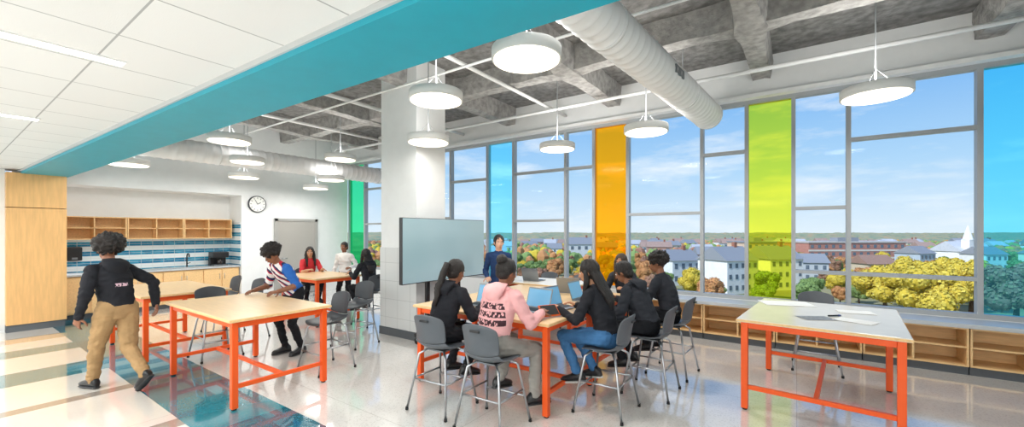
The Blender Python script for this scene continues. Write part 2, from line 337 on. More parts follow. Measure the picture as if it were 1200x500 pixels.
# ---------------------------------------------------------------- stools
def mk_stool(pm):
    t=thing('stool','x','stool')
    def shell(prof,name):
        m=MB(); g=[]
        for (x,z,w,curl) in prof:
            row=[]
            for k in range(11):
                q=-1+2*k/10; row.append(m.bm.verts.new((x+curl[0]*q*q,w*q,z+curl[1]*q*q)))
            g.append(row)
        for a,b in zip(g,g[1:]):
            for k in range(10): m.bm.faces.new((a[k],a[k+1],b[k+1],b[k])).smooth=True
        o=m.build(name,pm,t); md=o.modifiers.new('s','SOLIDIFY'); md.thickness=.012; md.offset=0
        sb=o.modifiers.new('ss','SUBSURF'); sb.levels=1; sb.render_levels=1; return o
    shell([(.215,.575,.13,(-.03,0)),(.21,.59,.17,(-.03,0)),(.17,.6,.2,(0,.008)),(.08,.592,.212,(0,.02)),(-.03,.586,.215,(0,.03)),(-.12,.592,.21,(0,.04)),(-.175,.615,.20,(.01,.045)),(-.2,.655,.19,(.03,.03))],'seat')
    bo=shell([(-.2,.655,.19,(.03,.03)),(-.212,.70,.182,(.05,.0)),(-.222,.76,.185,(.055,0)),(-.235,.83,.19,(.055,0)),(-.25,.89,.188,(.05,-.005)),(-.258,.925,.17,(.045,-.02)),(-.26,.94,.12,(.03,-.02))],'backrest')
    m=MB(); m.box(-.270,-.258,-.05,.05,.868,.886); m.build('hand_slot',black,bo,.004)
    for sx in (-1,1):
        for sy in (-1,1):
            l=MB().tube([(sx*.10,sy*.10,.575),(sx*.15,sy*.165,.53),(sx*.235,sy*.24,.02)],.0115,8).build('leg',chrome,t)
            MB().lathe([(.012,0),(.016,.003),(.014,.03)],(sx*.237,sy*.242,0),10).build('glide',rubber,l)
    q=lambda z:(.15+(.53-z)/.51*.085,.165+(.53-z)/.51*.075)
    a,b=q(.24); MB().tube([(a,-b,.24),(a,b,.24)],.010,8).build('footrest',chrome,t)
    a,b=q(.3)
    for sy in (-1,1): MB().tube([(-a,sy*b,.3),(a,sy*b,.3)],.009,8).build('side_rail',chrome,t)
    MB().tube([(-a,-b,.3),(-a,b,.3)],.009,8).build('back_rail',chrome,t)
    MB().box(-.11,.11,-.11,.11,.566,.578).build('seat_plate',alud,t)
    return t
G=mk_stool(gplas); C2=mk_stool(dplas)
stools=[(-2.84,2.9,93,0,'grey shell stool under the seated student in the black hoodie'),(-2.2,2.87,92,0,'grey shell stool under the student in the pink hoodie'),
(-1.5,3.75,180,0,'grey shell stool under the student in blue jeans'),(-1.28,4.45,180,0,'grey shell stool behind the jeans student, second along the right side'),(-1.24,5.2,176,0,'grey shell stool of the rightmost seated student'),(-2.05,5.85,-90,0,'grey shell stool at the far end of the laptop tables'),
(.2,6.35,-90,0,'empty grey shell stool between right worktable and windows'),
(-4.82,2.88,-90,1,'empty charcoal stool tucked at the back right of the foreground left table'),(-6.55,2.3,0,1,'charcoal stool tucked between the two left worktables'),(-5.5,3.75,-80,1,'charcoal stool standing free behind the leaning student'),
(-8.1,2.95,-90,1,'charcoal stool behind the left rear worktable, farther'),(-7.3,2.98,-86,1,'charcoal stool behind the left rear worktable, nearer'),(-8.6,4.7,-10,1,'charcoal stool under the student in red'),(-6.5,4.75,180,1,'charcoal stool under the seated student in black by the column'),
(-3.9,6.68,-90,0,'grey stool behind the pale table near the teacher, left one'),(-3.2,6.68,-90,0,'grey stool behind the pale table near the teacher, right one')]
used=[False,False]
for x,y,a,k,lab in stools:
    src=(G,C2)[k]; grp=('grey shell stools','charcoal shell stools')[k]
    if not used[k]: src.location=(x,y,0); src.rotation_euler=(0,0,R(a)); src['label']=lab; src['group']=grp; used[k]=True
    else: dup(src,(x,y,0),R(a),lab,grp)
# ---------------------------------------------------------------- display
t=thing('rolling_display','large wheeled touchscreen display in front of the white column','display',(-4.62,4.8,0))
MB().box(-.04,.03,-.925,.925,.945,1.912).build('bezel',M('bezel_grey','#35393c',.4),t,.01)
scr,nt,b=newmat('screen'); cz=coord(nt,(1,.5,1)); n=nd(nt,'ShaderNodeTexNoise',{'Vector':cz,'Scale':1.0})
cc=mixc(nt,n.outputs[0],hx('#6f8c95'),hx('#a3b7bd'))
lk(nt,cc,b.inputs['Base Color']); lk(nt,cc,b.inputs['Emission Color']); b.inputs['Emission Strength'].default_value=.4; b.inputs['Roughness'].default_value=.2
MB().box(.031,.034,-.915,.915,.96,1.902).build('screen',scr,t)
m=MB()
for y in (-.35,.35): m.box(-.09,-.04,y-.03,y+.03,.2,1.6)
m.build('upright',black,t); m=MB(); m.box(-.1,-.05,-.55,.55,.14,.2)
for y in (-.5,.5): m.box(-.17,.3,y-.03,y+.03,.1,.16)
m.build('base_frame',black,t,.01)
for y in (-.5,.5):
    for x in (-.12,.28): MB().tube([(x,y-.02,.05),(x,y+.02,.05)],.05,14).build('caster',rubber,t)
# ---------------------------------------------------------------- kitchenette
def base_cab(lab,y):
    t=thing('base_cabinet',lab,'cabinet',(-12.07,y,0),0,'maple base cabinets in the alcove')
    MB().box(0,.58,-.375,.375,.1,.83).build('body',wood,t); MB().box(0,.52,-.375,.375,0,.1).build('plinth',darkbase,t)
    for s in (-1,1):
        d=MB().box(.581,.6,min(s*.01,s*.365),max(s*.01,s*.365),.12,.81).build('door',wood,t,.003)
        MB().tube([(.6,s*.05,.7),(.625,s*.05,.7),(.625,s*.05,.58),(.6,s*.05,.58)],.005,6).build('handle',chrome,d)
for i,y in enumerate((1.9,2.65,3.4,4.15)): base_cab('maple base cabinet in the kitchen alcove, '+('leftmost','second from left','under the tap','rightmost, under the coffee machine')[i],y)
tag(MB().box(-12.08,-11.44,1.5,4.54,.84,.875).build('countertop',greytop,bevel=.004),'pale grey countertop in the tiled kitchen alcove','countertop')
def shelf(lab,y):
    t=thing('open_shelf_cabinet',lab,'shelf',(-12.08,y,1.55),0,'open maple wall shelves in the alcove'); w=.49
    m=MB(); m.box(0,.34,-w,-w+.02,0,.47); m.box(0,.34,w-.02,w,0,.47); m.box(0,.34,-w+.02,w-.02,.45,.47); m.box(0,.34,-w+.02,w-.02,0,.02); m.box(0,.012,-w+.02,w-.02,.02,.45); m.build('carcass',wood,t)
    MB().box(.012,.33,-w+.02,w-.02,.23,.245).build('shelf_board',wood,t); m=MB(); m.box(.012,.33,-.008,.008,.02,.45); m.build('divider',wood,t)
for i,y in enumerate((2.0,2.99,3.98)): shelf('open maple wall shelf over the tiles, '+('left unit','middle unit','right unit')[i],y)
t=thing('soap_dispenser','black wall dispenser on the striped tiles at left','dispenser',(-12.085,1.75,1.12)); MB().box(0,.13,-.11,.11,0,.28).build('case',black,t,.02); MB().box(.131,.14,-.04,.04,.03,.07).build('lever',alud,t,.004)
t=thing('coffee_machine','black boxy coffee machine on the alcove countertop at right','appliance',(-11.8,4.2,.875)); MB().box(-.16,.16,-.17,.17,.2,.34).build('head',black,t,.02); MB().box(-.16,-.03,-.17,.17,0,.2).build('body',black,t,.01); MB().box(-.03,.16,-.15,.15,0,.03).build('drip_tray',alud,t,.004)
MB().lathe([(.06,.035),(.07,.06),(.07,.13),(.05,.16)],(.07,0,0),16).build('carafe',M('carafe','#2a2320',.1),t)
t=thing('tap','black gooseneck tap over the alcove sink','tap',(-11.95,3.6,.875)); MB().tube([(0,0,0),(0,0,.26),(.03,0,.31),(.09,0,.32),(.14,0,.29),(.15,0,.24)],.014,10).build('spout',black,t); MB().tube([(0,.0,.08),(0,.07,.1)],.008,8).build('lever',black,t)
t=thing('wall_clock','round wall clock with dark rim on the white end wall','clock',(XL,4.9,2.42))
def disc(r0,r1,x0,x1,name,mt,par):
    m=MB(); m.loft([(V((x0,0,0)),V((0,1,0)),V((0,0,1)),r0,r0),(V((x1,0,0)),V((0,1,0)),V((0,0,1)),r1,r1)],36); return m.build(name,mt,par)
disc(.215,.212,0.001,.05,'rim',M('clock_rim','#3b3d40',.4),t); disc(.19,.19,.05,.053,'face',paper,t)
m=MB()
for k in range(12):
    a=k*PI/6; m.obox((.0545,.155*math.sin(a),.155*math.cos(a)),(.002,.012,.035),Matrix.Rotation(-a,3,'X'))
m.build('hour_marks',black,t)
m=MB(); m.obox((.057,.035,.02),(.002,.016,.09),Matrix.Rotation(-1.05,3,'X')); m.build('hour_hand',black,t); m=MB(); m.obox((.059,-.03,.05),(.002,.012,.13),Matrix.Rotation(.5,3,'X')); m.build('minute_hand',black,t)
# ---------------------------------------------------------------- laptops, papers
keym=M('keys','#26282b',.6); lscr=M('laptop_screen','#5f93b5',.2,em=.5)
def mk_lap():
    t=thing('laptop','x','laptop')
    b=MB().box(-.11,.11,-.16,.16,0,.014).build('base',laptopm,t,.004); MB().box(-.05,.085,-.14,.14,.0141,.017).build('keyboard',keym,b)
    a=R(108); c=V((.11,0,.012)); d=V((-math.cos(a),0,math.sin(a))); Rm=Matrix.Rotation(R(18),3,'Y')
    l=MB().obox(c+d*.11,(.008,.32,.22),Rm).build('lid',laptopm,t,.003); MB().obox(c+d*.11+V((-.0055,0,0)),(.002,.295,.19),Rm).build('screen',lscr,l)
    return t
LP=mk_lap(); LP.location=(-2.93,3.6,.874); LP.rotation_euler=(0,0,R(90)); LP['label']='open laptop before the student in the black hoodie'
for x,y,a,l in ((-2.3,3.66,84,'open laptop before the student in the pink hoodie'),(-2.1,3.98,172,'open laptop before the student in blue jeans'),(-2.1,4.6,180,'open laptop before the second student on the right side'),(-2.55,5.1,-80,'open laptop before the student facing the room at far end'),(-3.7,6.0,-90,'open laptop on the pale table behind the teacher')):
    dup(LP,(x,y,.874),R(a),l)
t=thing('tablet','tablet in an orange case propped beside the jeans student','tablet',(-1.99,3.5,.874),R(150)); MB().obox((0,0,.06),(.015,.2,.14),Matrix.Rotation(R(50),3,'Y')).build('case',M('case_orange','#d8612a',.5),t,.006); MB().obox((-.009,0,.068),(.003,.17,.115),Matrix.Rotation(R(50),3,'Y')).build('screen',black,t)
def sheet(x,y,a,w,h,lab,mt=paper,z=.874,name='paper_sheet'):
    m=MB(); n=6; g=[[m.bm.verts.new((-w/2+w*i/n,-h/2+h*j/n,.002+.004*abs(noise.noise(V((i*.7+x,j*.7+y,0)))))) for j in range(n+1)] for i in range(n+1)]
    for i in range(n):
        for j in range(n): m.bm.faces.new((g[i][j],g[i+1][j],g[i+1][j+1],g[i][j+1])).smooth=True
    o=m.build(name,mt); o.location=(x,y,z); o.rotation_euler=(0,0,R(a)); return tag(o,lab,'paper')
sheet(-.1,5.72,20,.5,.35,'large blank paper sheet at the back left of the right worktable'); sheet(.45,4.95,-25,.3,.21,'white paper sheet at the front of the right worktable'); sheet(.15,4.9,30,.28,.2,'grey printed sheet beside the white one on right worktable',M('grey_print','#8d9094',.6,var=.3,scale=30)); sheet(.5,5.5,10,.3,.21,'white paper near the right back corner of the worktable')
sheet(-3.3,4.3,15,.3,.21,'paper sheet on the left side of the group tables')
t=thing('pen','dark marker pen lying across the right worktable','pen',(.3,5.1,.884),R(40)); MB().tube([(-.06,0,0),(.04,0,0)],.008,8).build('barrel',black,t); MB().tube([(.041,0,0),(.07,0,0)],.009,8).build('cap',M('pen_cap','#3b4a8a',.4),t)
# ---------------------------------------------------------------- PEOPLE
lipm=M('lips','#8f4a40',.5); eyew=M('eye_white','#e8e4df',.3); SK={'tan':M('skin_tan','#c48e6c',.55,var=.04),'brown':M('skin_brown','#8d5d43',.5,var=.04),'light':M('skin_light','#dcab90',.55,var=.04)}
hairb=M('hair_black','#1f1815',.5,bump=.8,bscale=40,stretch=(4,4,.5),var=.35,scale=30); hairbr=M('hair_brown','#43301f',.45,bump=.8,bscale=40,stretch=(4,4,.5),var=.35,scale=30)
solem=M('sole','#3a3a3c',.6); solew=M('sole_white','#d8d8d4',.6)
def cloth(name,c,var=.08): return M(name,c,.85,var=var,scale=7,bump=.45,bscale=11,spec=.2)
def ik(a,b,l1,l2,pole):
    d=b-a; D=min(d.length,(l1+l2)*.998); dr=d.normalized(); x=(l1*l1-l2*l2+D*D)/(2*D); h=math.sqrt(max(l1*l1-x*x,0)); pv=(pole-dr*pole.dot(dr)).normalized()
    return a+dr*x+pv*h,a+dr*D
def hand(mb,w,d,nrm,side,S,curl=.5):
    d=d.normalized(); nrm=(nrm-d*nrm.dot(d)).normalized(); lat=d.cross(nrm).normalized()*side
    L=.085*S
    mb.loft([(w-d*.015*S,lat,nrm,.024*S,.02*S),(w+d*.01*S,lat,nrm,.026*S,.018*S),(w+d*L*.5,lat,nrm,.040*S,.016*S),(w+d*L,lat,nrm,.041*S,.012*S),(w+d*(L+.008*S),lat,nrm,.036*S,.007*S)],12,0)
    for i,(o,l) in enumerate(((.030,.07),(.010,.08),(-.010,.074),(-.030,.058))):
        p=w+d*(L-.005*S)+lat*o*S; pts=[p]; a=0
        for s in (.42,.33,.25):
            a+=curl*(.6+.08*i); dd=d*math.cos(a)+nrm*math.sin(a)+lat*o*1.5; p=p+dd.normalized()*l*s*S; pts.append(p)
        mb.tube(pts,[.0095*S,.009*S,.008*S,.0055*S],7,0)
    p=w+d*.02*S+lat*.028*S; pts=[p]
    for s,f in ((.035,.9),(.03,.6),(.024,.35)):
        dd=(d*(1.3-f)+lat*f+nrm*.35).normalized(); p=p+dd*s*S; pts.append(p)
    mb.tube(pts,[.013*S,.011*S,.0095*S,.006*S],7,0)
def person(lab,loc,rot,S=1,hz=.9,lean=0,side=0,tw=0,hy=0,hp=0,hands=None,feet=None,top=None,pants=None,skin='tan',hair=hairb,style='short',shoe=black,hood=None,bulk=1.0,short=False,poles=None,curl=.5,legr=1.0,knees=None,palms=None,hs=1.0,sole=solem):
    t=thing('person',lab,'person',loc,R(rot)); sk=SK[skin]
    la,sa=R(lean),R(side); d=V((math.sin(la),math.sin(sa)*math.cos(la),math.cos(la)*math.cos(sa))).normalized(); P=V((0,0,hz))
    lf=V((0,1,0)); lf=(lf-d*lf.dot(d)).normalized(); f=lf.cross(d).normalized()
    lt=(Matrix.Rotation(R(tw),3,d)@lf); ft=lt.cross(d).normalized()
    Nk=P+d*.50*S+f*.02*S
    pb=MB(); Z=[]
    def seg(a,b,ra,rb,mi): pb.cap(a,b,ra,rb,12,mi); Z.append((a,b,ra,rb,mi))
    B=bulk; rg=[]
    for k,(q,ru,rv) in enumerate(((-.10,.09,.07),(-.05,.14,.11),(.03,.152,.115),(.12,.138,.105),(.22,.138,.105),(.32,.150,.112),(.40,.155,.105),(.45,.14,.088),(.49,.10,.07),(.52,.06,.055))):
        w=max(0,min(1,q/.45)); L_=lf.lerp(lt,w).normalized(); F_=f.lerp(ft,w).normalized(); bb=B if q>0 else 1
        rg.append((P+d*q*S+f*(.02*w-.02*math.sin(PI*w))*S,L_,F_,ru*S*bb,rv*S*bb))
    pb.loft(rg,18)
    Z.append((P-d*.1*S,P-d*.0*S,.13*S,.13*S,2)); Z.append((P+d*.06*S,P+d*.42*S,.13*S,.13*S,1)); Z.append((Nk-lt*.1*S-d*.04*S,Nk+lt*.1*S-d*.04*S,.07*S,.07*S,1))
    Rh=Matrix.Rotation(R(hy),3,'Z')@Matrix.Rotation(R(hp),3,'Y')
    hd=(d*.5+Rh@V((0,0,1))*.5).normalized(); H=Nk+hd*.165*S+Rh@V((.015,0,0))*S
    h=lambda x,y,z:H+(Rh@V((x,y,z)))*S
    seg(Nk-d*.02*S,h(-.015,0,-.06),.056*S,.05*S,0)
    pb.ell(h(-.008,0,.015),Rh,.096*S,.077*S,.105*S); pb.ell(h(.022,0,-.055),Rh,.064*S,.056*S,.062*S); pb.ell(h(.04,0,-.02),Rh,.052*S,.058*S,.06*S)
    pb.cap(h(.086,0,.008),h(.104,0,-.024),.010*S,.014*S,8)
    pb.ell(h(.086,0,-.058),Rh,.012*S,.026*S,.012*S,8)
    for s in (-1,1): pb.ell(h(-.008,s*.078,-.008),Rh,.02*S,.010*S,.032*S,8)
    Z.append((h(0,0,-.05),h(0,0,.02),.1*S,.1*S,0))
    hands=hands or ((.1,.25,.85),(.1,-.25,.85)); poles=poles or ((-.6,.35,-.6),(-.6,-.35,-.6)); wr=[]; joints=[]
    for i,s in enumerate((1,-1)):
        sh=Nk+lt*(s*.16*S*(.6+.4*B))-d*.06*S
        el,w=ik(sh,V(hands[i]),.275*S,.25*S,V(poles[i])); joints.append(el)
        seg(sh,el,.055*S*B,.046*S*B,1); m2=0 if short else 1
        seg(el,w,.043*S*(1 if short else B),.029*S*(1 if short else B*1.1),m2); wr.append((el,w,s))
        pb.cap(sh+d*.005,Nk-d*.025*S,.046*S*B,.05*S,10)
    feet=feet or (((0,.1,.08),0,0),((0,-.1,.08),0,0)); sh_=[]
    for i,s in enumerate((1,-1)):
        hp_=P+lf*(s*.088*S)
        kp=V(knees[i]) if knees else V((1,s*.15,.3))
        kn,an=ik(hp_,V(feet[i][0]),.43*S,.41*S,kp); joints.append(kn); joints.append(an)
        seg(hp_,kn,.088*S*legr,.062*S*legr,2); seg(kn,an+V((0,0,.01)),.060*S*legr,.042*S*legr*1.05,2); sh_.append((an,feet[i][1],feet[i][2]))
    me=bpy.data.meshes.new('tmp'); pb.bm.normal_update(); bmesh.ops.recalc_face_normals(pb.bm,faces=pb.bm.faces); pb.bm.to_mesh(me); pb.bm.free()
    o=bpy.data.objects.new('tmp',me); COL.objects.link(o); md=o.modifiers.new('r','REMESH'); md.mode='VOXEL'; md.voxel_size=.0075; md.use_smooth_shade=True
    sm=o.modifiers.new('s','SMOOTH'); sm.factor=.5; sm.iterations=3
    dg=bpy.context.evaluated_depsgraph_get(); dg.update(); nm=bpy.data.meshes.new_from_object(o.evaluated_get(dg)); bpy.data.objects.remove(o); bpy.data.meshes.remove(me)
    n=len(nm.polygons); C=np.empty(n*3); nm.polygons.foreach_get('center',C); C=C.reshape(-1,3); best=np.full(n,1e9); mi=np.zeros(n,dtype=np.int32)
    for a,b,ra,rb,mm in Z:
        a=np.array(a); b=np.array(b); ab=b-a; q=np.clip(((C-a)@ab)/(ab@ab),0,1); dd=np.linalg.norm(C-(a+q[:,None]*ab),axis=1)-(ra+(rb-ra)*q)
        k=dd<best; best[k]=dd[k]; mi[k]=mm
    nm.materials.clear(); nm.polygons.foreach_set('material_index',mi)
    ex=MB(); ex.bm.from_mesh(nm); bpy.data.meshes.remove(nm)
    ex.bm.normal_update()
    for v in ex.bm.verts:
        fm_=v.link_faces[0].material_index if v.link_faces else 0
        if fm_:
            c_=v.co; jd=min((c_-j).length for j in joints); cr_=max(0,1-jd/.16)
            fold=.010*noise.noise(V((c_.x*9,c_.y*9,c_.z*16)))+(.006+.010*cr_)*noise.noise(V((c_.x*20+c_.z*14,c_.y*20,c_.z*30)))
            v.co+=v.normal*(fold+(.005 if fm_==1 else .001))
    for fc in ex.bm.faces: fc.smooth=True
    for i,(el,w,s) in enumerate(wr):
        nr=V(palms[i]) if palms else V((0,-s*.3,-1)); dd=(w-el).normalized()
        if abs(dd.z)>.7 and not palms: nr=V((.3,-s,0))
        hd_=dd if palms is None and abs(dd.z)>.7 else (dd+V((0,0,max(0,-dd.z)*.8))).normalized()
        hand(ex,w,hd_,nr,s,S,curl)
        if not short:
            ex.loft([(w-dd*.035*S,*frame(dd),.033*S*B,.033*S*B),(w-dd*.03*S,*frame(dd),.036*S*B,.036*S*B),(w-dd*.002*S,*frame(dd),.034*S*B,.034*S*B),(w,*frame(dd),.028*S*B,.028*S*B)],12,1)
    for s in (-1,1):
        ex.ell(h(.076,s*.031,.008),Rh,.010*S,.014*S,.008*S,8,4,5); ex.ell(h(.0825,s*.031,.008),Rh,.0055*S,.0065*S,.0065*S,8,5,5)
        ex.tube([h(.084,s*.016,.028),h(.086,s*.032,.033),h(.076,s*.05,.027)],[.003*S,.004*S,.002*S],6,5)
    ex.tube([h(.088,-.022,-.057),h(.097,0,-.056),h(.088,.022,-.057)],[.003*S,.006*S,.003*S],6,6)
    ex.build('body',[sk,top,pants,shoe,eyew,hair,lipm],t)
    hb=MB()
    if style=='afro': hb.ell(h(-.028,0,.045+.015*hs),Rh,.122*S*hs,.12*S*hs,.105*S*hs,34,0,26)
    else: hb.ell(h(-.024,0,.03),Rh,.103*S,.089*S,.104*S,30,0,20)
    if style in('long','ponytail','short'): hb.ell(h(-.05,0,-.02),Rh,.066*S,.083*S,.075*S,22,0,12)
    if style=='long':
        b_=-f; hb.loft([(h(-.06,0,.0),lf,f,.08*S,.05*S),(h(-.08,0,-.07),lf,f,.09*S,.05*S),(Nk+b_*.1*S-d*.02*S,lf,f,.10*S,.04*S),(Nk+b_*.125*S*B-d*.09*S,lf,f,.098*S,.034*S),(Nk+b_*.135*S*B-d*.16*S,lf,f,.085*S,.028*S),(Nk+b_*.13*S*B-d*.24*S,lf,f,.05*S,.012*S)],26)
        for s in (-1,1): hb.tube([h(-.0,s*.082,.03),h(.005,s*.09,-.06),Nk+lf*s*.085*S+f*.06*S-d*.02*S,Nk+lf*s*.09*S+f*.115*S*B-d*.16*S],[.02*S,.03*S,.032*S,.012*S],12)
    if style=='ponytail': hb.tube([h(-.10,0,.05),h(-.15,0,.04),h(-.17,0,-.05),Nk-f*.155*S*B-d*.1*S,Nk-f*.15*S*B-d*.24*S],[.022*S,.034*S,.04*S,.035*S,.01*S],14)
    if style=='bun': hb.ell(h(-.09,0,.10),Rh,.055*S,.055*S,.05*S,18,0,12); hb.ell(h(-.05,0,-.02),Rh,.06*S,.08*S,.06*S,18,0,10)
    bmesh.ops.subdivide_edges(hb.bm,edges=hb.bm.edges,cuts=1); hb.bm.normal_update()
    for v in hb.bm.verts:
        c_=v.co
        if style=='afro': v.co+=v.normal*(.026*noise.noise(c_*28)+.018*noise.noise(c_*62))
        else: v.co+=v.normal*(.006*noise.noise(V((c_.x*55,c_.y*55,c_.z*9)))+.004*noise.noise(c_*18))
    for fc in hb.bm.faces: fc.smooth=True
    hb.build('hair',hair,t)
    if hood:
        m=MB(); L=[]; n1=22
        for (u_,dr,wd,th) in ((.055,.02,.085,.02),(.03,.055,.115,.045),(-.01,.085,.125,.055),(-.055,.095,.115,.05),(-.10,.09,.09,.036),(-.135,.085,.05,.018)):
            L.append((Nk-f*(dr*S*B+.02*S)+d*u_*S,lt,ft,wd*S,th*S))
        m.loft(L,n1)
        pts=[];rs=[]
        for k in range(13):
            a=R(-130+260*k/12); rr=.078*S*B; pts.append(Nk-f*math.cos(a)*rr*1.1+lf*math.sin(a)*rr*1.05+d*(.02-.03*(1-math.cos(a)))*S); rs.append((.02+.012*max(0,math.cos(a)))*S)
        m.tube(pts,rs,12); m.bm.normal_update()
        bmesh.ops.subdivide_edges(m.bm,edges=m.bm.edges,cuts=1); m.bm.normal_update()
        for v in m.bm.verts: v.co+=v.normal*(.012*noise.noise(V((v.co.x*18,v.co.y*12,v.co.z*30))))
        for fc in m.bm.faces: fc.smooth=True
        m.build('hood',hood if isinstance(hood,bpy.types.Material) else top,t)
    for an,yw,pt in sh_:
        Rm=Matrix.Rotation(R(yw),3,'Z')@Matrix.Rotation(R(pt),3,'Y'); q=lambda x,z:an+(Rm@V((x,0,z)))*S; U=Rm@V((0,1,0)); Wv=Rm@V((0,0,1))
        m=MB(); m.loft([(q(x,-.065+hh/2),U,Wv,w*S,hh/2*S) for x,w,hh in ((-.075,.02,.04),(-.065,.032,.08),(-.03,.04,.11),(.02,.042,.105),(.07,.045,.075),(.12,.049,.06),(.165,.043,.05),(.19,.02,.035))],14)
        so=m.build('shoe',shoe,t); m=MB(); m.loft([(q(x,-.07),U,Wv,w*S,.011*S) for x,w in ((-.08,.02),(-.065,.036),(0,.04),(.07,.046),(.12,.052),(.17,.045),(.195,.02))],14); m.build('sole',sole,so)
    return t
blk=cloth('black_cloth','#26272c'); blk2=cloth('charcoal_cloth','#34363c'); navy=cloth('navy_cloth','#2a4068'); khaki=cloth('khaki','#a98a62',.12); greyp=cloth('grey_sweat','#97938d'); jeans=cloth('denim','#42709e',.2); blkp=cloth('black_pants','#1f2024'); redc=cloth('red_cloth','#c8383e'); whitec=cloth('white_cloth','#eceae6')
def printed(name,base,ink,z0,z1,sc,thr,xmax=-.02,y0=-9,y1=9,rows=None):
    m=cloth(name,base); nt=m.node_tree; b=nt.nodes['Principled BSDF']; src=b.inputs['Base Color'].links[0].from_socket
    tc=nd(nt,'ShaderNodeTexCoord'); sp=nd(nt,'ShaderNodeSeparateXYZ',{0:tc.outputs['Object']}); n=nd(nt,'ShaderNodeTexVoronoi',{'Vector':nd(nt,'ShaderNodeMapping',{'Vector':tc.outputs['Object'],'Scale':(.2,1.3,.8)}).outputs[0],'Scale':sc},distance='CHEBYCHEV')
    k=mth(nt,'GREATER_THAN',n.outputs[0],thr)
    if rows: k=mth(nt,'MULTIPLY',k,mth(nt,'GREATER_THAN',mth(nt,'FRACT',mth(nt,'MULTIPLY',sp.outputs[2],rows)),.28))
    for s,op,v in ((2,'GREATER_THAN',z0),(2,'LESS_THAN',z1),(0,'LESS_THAN',xmax),(1,'GREATER_THAN',y0),(1,'LESS_THAN',y1)): k=mth(nt,'MULTIPLY',k,mth(nt,op,sp.outputs[s],v))
    lk(nt,mixc(nt,k,src,hx(ink)),b.inputs['Base Color']); return m
pink=printed('pink_hoodie','#efb3b3','#4a3238',.86,1.08,42,.36,-.0,-.17,.17,14.0); pinkp=cloth('pink_plain','#efb3b3'); blkw=printed('black_hoodie_print','#232429','#d9b8c4',1.12,1.155,44,.35,-.04,-.06,.06)
flag=cloth('flag_shirt','#2f5fa8'); nt=flag.node_tree; b=nt.nodes['Principled BSDF']; tc=nd(nt,'ShaderNodeTexCoord'); sp=nd(nt,'ShaderNodeSeparateXYZ',{0:tc.outputs['Object']})
fz=mth(nt,'FRACT',mth(nt,'ADD',mth(nt,'MULTIPLY',sp.outputs[2],9.0),mth(nt,'MULTIPLY',sp.outputs[1],8.0))); st=mth(nt,'GREATER_THAN',fz,.5); c=mixc(nt,st,hx('#2a3357'),hx('#e9e6e6')); c=mixc(nt,mth(nt,'LESS_THAN',fz,.18),c,hx('#c03040')); c=mixc(nt,mth(nt,'GREATER_THAN',sp.outputs[1],.12),c,hx('#3068b8')); lk(nt,c,b.inputs['Base Color'])
person('student in black hoodie and khaki trousers walking away at left',(-6.03,1.2,0),198,1.0,.865,lean=12,tw=6,hy=-4,hp=2,hands=((.10,.27,.83),(-.05,-.34,.88)),poles=((-1,.5,0),(-.7,-.9,.0)),
 feet=(((.30,.05,.085),0,0),((-.36,-.04,.19),0,42)),top=blkw,pants=khaki,skin='brown',style='afro',hood=blk,bulk=1.12,legr=1.18,shoe=black,hs=1.14)
person('student in striped shirt leaning over the left foreground worktable',(-5.83,3.0,0),-82,.97,.85,lean=28,hp=32,hy=5,hands=((.40,.24,.93),(.46,-.16,.93)),feet=(((-.02,.12,.08),5,0),((.05,-.12,.08),-5,0)),top=flag,pants=blkp,skin='brown',style='afro',short=True,shoe=black,bulk=1.05,hs=1.05)
SF=(((.24,.12,.32),5,10),((.24,-.12,.32),-5,10))
person('seated student with long hair in a red top by the far table',(-8.56,4.7,0),-10,.9,.69,lean=8,hp=8,hy=-20,hands=((.42,.14,.93),(.42,-.14,.93)),feet=SF,top=redc,pants=blkp,skin='tan',hair=hairb,style='long',short=True)
person('standing student in white shirt and black trousers by the far table',(-8.3,5.4,0),-62,.88,.79,lean=2,hp=4,hands=((.16,.2,.93),(.12,-.24,.74)),feet=(((0,.1,.07),5,0),((.02,-.11,.07),-5,0)),top=whitec,pants=blkp,skin='brown',style='short',bulk=1.05)
person('seated student in black by the column facing the far table',(-6.52,4.75,0),180,.9,.69,lean=10,hp=12,hands=((.40,.14,.93),(.42,-.14,.93)),feet=SF,top=blk,pants=blkp,skin='tan',style='long',hood=True,bulk=1.06)
person('standing adult in navy with dark tied hair beside the display screen',(-4.0,5.38,0),-60,.98,.885,lean=2,hp=8,hy=18,hands=((.24,.12,1.0),(.2,-.16,.98)),feet=(((0,.1,.08),5,0),((.0,-.1,.08),-5,0)),top=navy,pants=navy,skin='light',hair=hairb,style='ponytail',bulk=.97)
person('seated student in black hoodie with ponytail, back to viewer',(-2.92,2.95,0),84,.96,.69,lean=16,hp=18,hy=0,hands=((.42,.2,.93),(.44,-.16,.93)),feet=SF,top=blk,pants=blkp,skin='brown',style='ponytail',hood=True,bulk=1.12)
person('seated student in pink hoodie and grey sweatpants, back to viewer',(-2.25,2.93,0),84,1.0,.69,lean=14,tw=-4,hp=14,hy=-8,hands=((.42,.22,.93),(.46,-.2,.93)),feet=(((.20,.10,.30),5,10),((.30,-.24,.20),-15,5)),top=pink,pants=greyp,skin='brown',style='bun',hood=pinkp,bulk=1.18,legr=1.12)
person('seated student with long dark hair, black top and blue jeans',(-1.5,3.78,0),180,.97,.69,lean=15,hp=16,hy=8,hands=((.44,.16,.93),(.40,-.16,.93)),feet=(((.26,.12,.31),5,10),((.18,-.1,.31),-5,10)),top=blk,pants=jeans,skin='tan',style='long',bulk=1.05,shoe=black,sole=solew)
person('seated student in black hoodie hunched beside the jeans student',(-1.30,4.45,0),178,.95,.69,lean=24,hp=26,hy=0,hands=((.42,.16,.93),(.42,-.16,.93)),feet=SF,top=blk2,pants=blkp,skin='brown',style='short',hood=True,bulk=1.15)
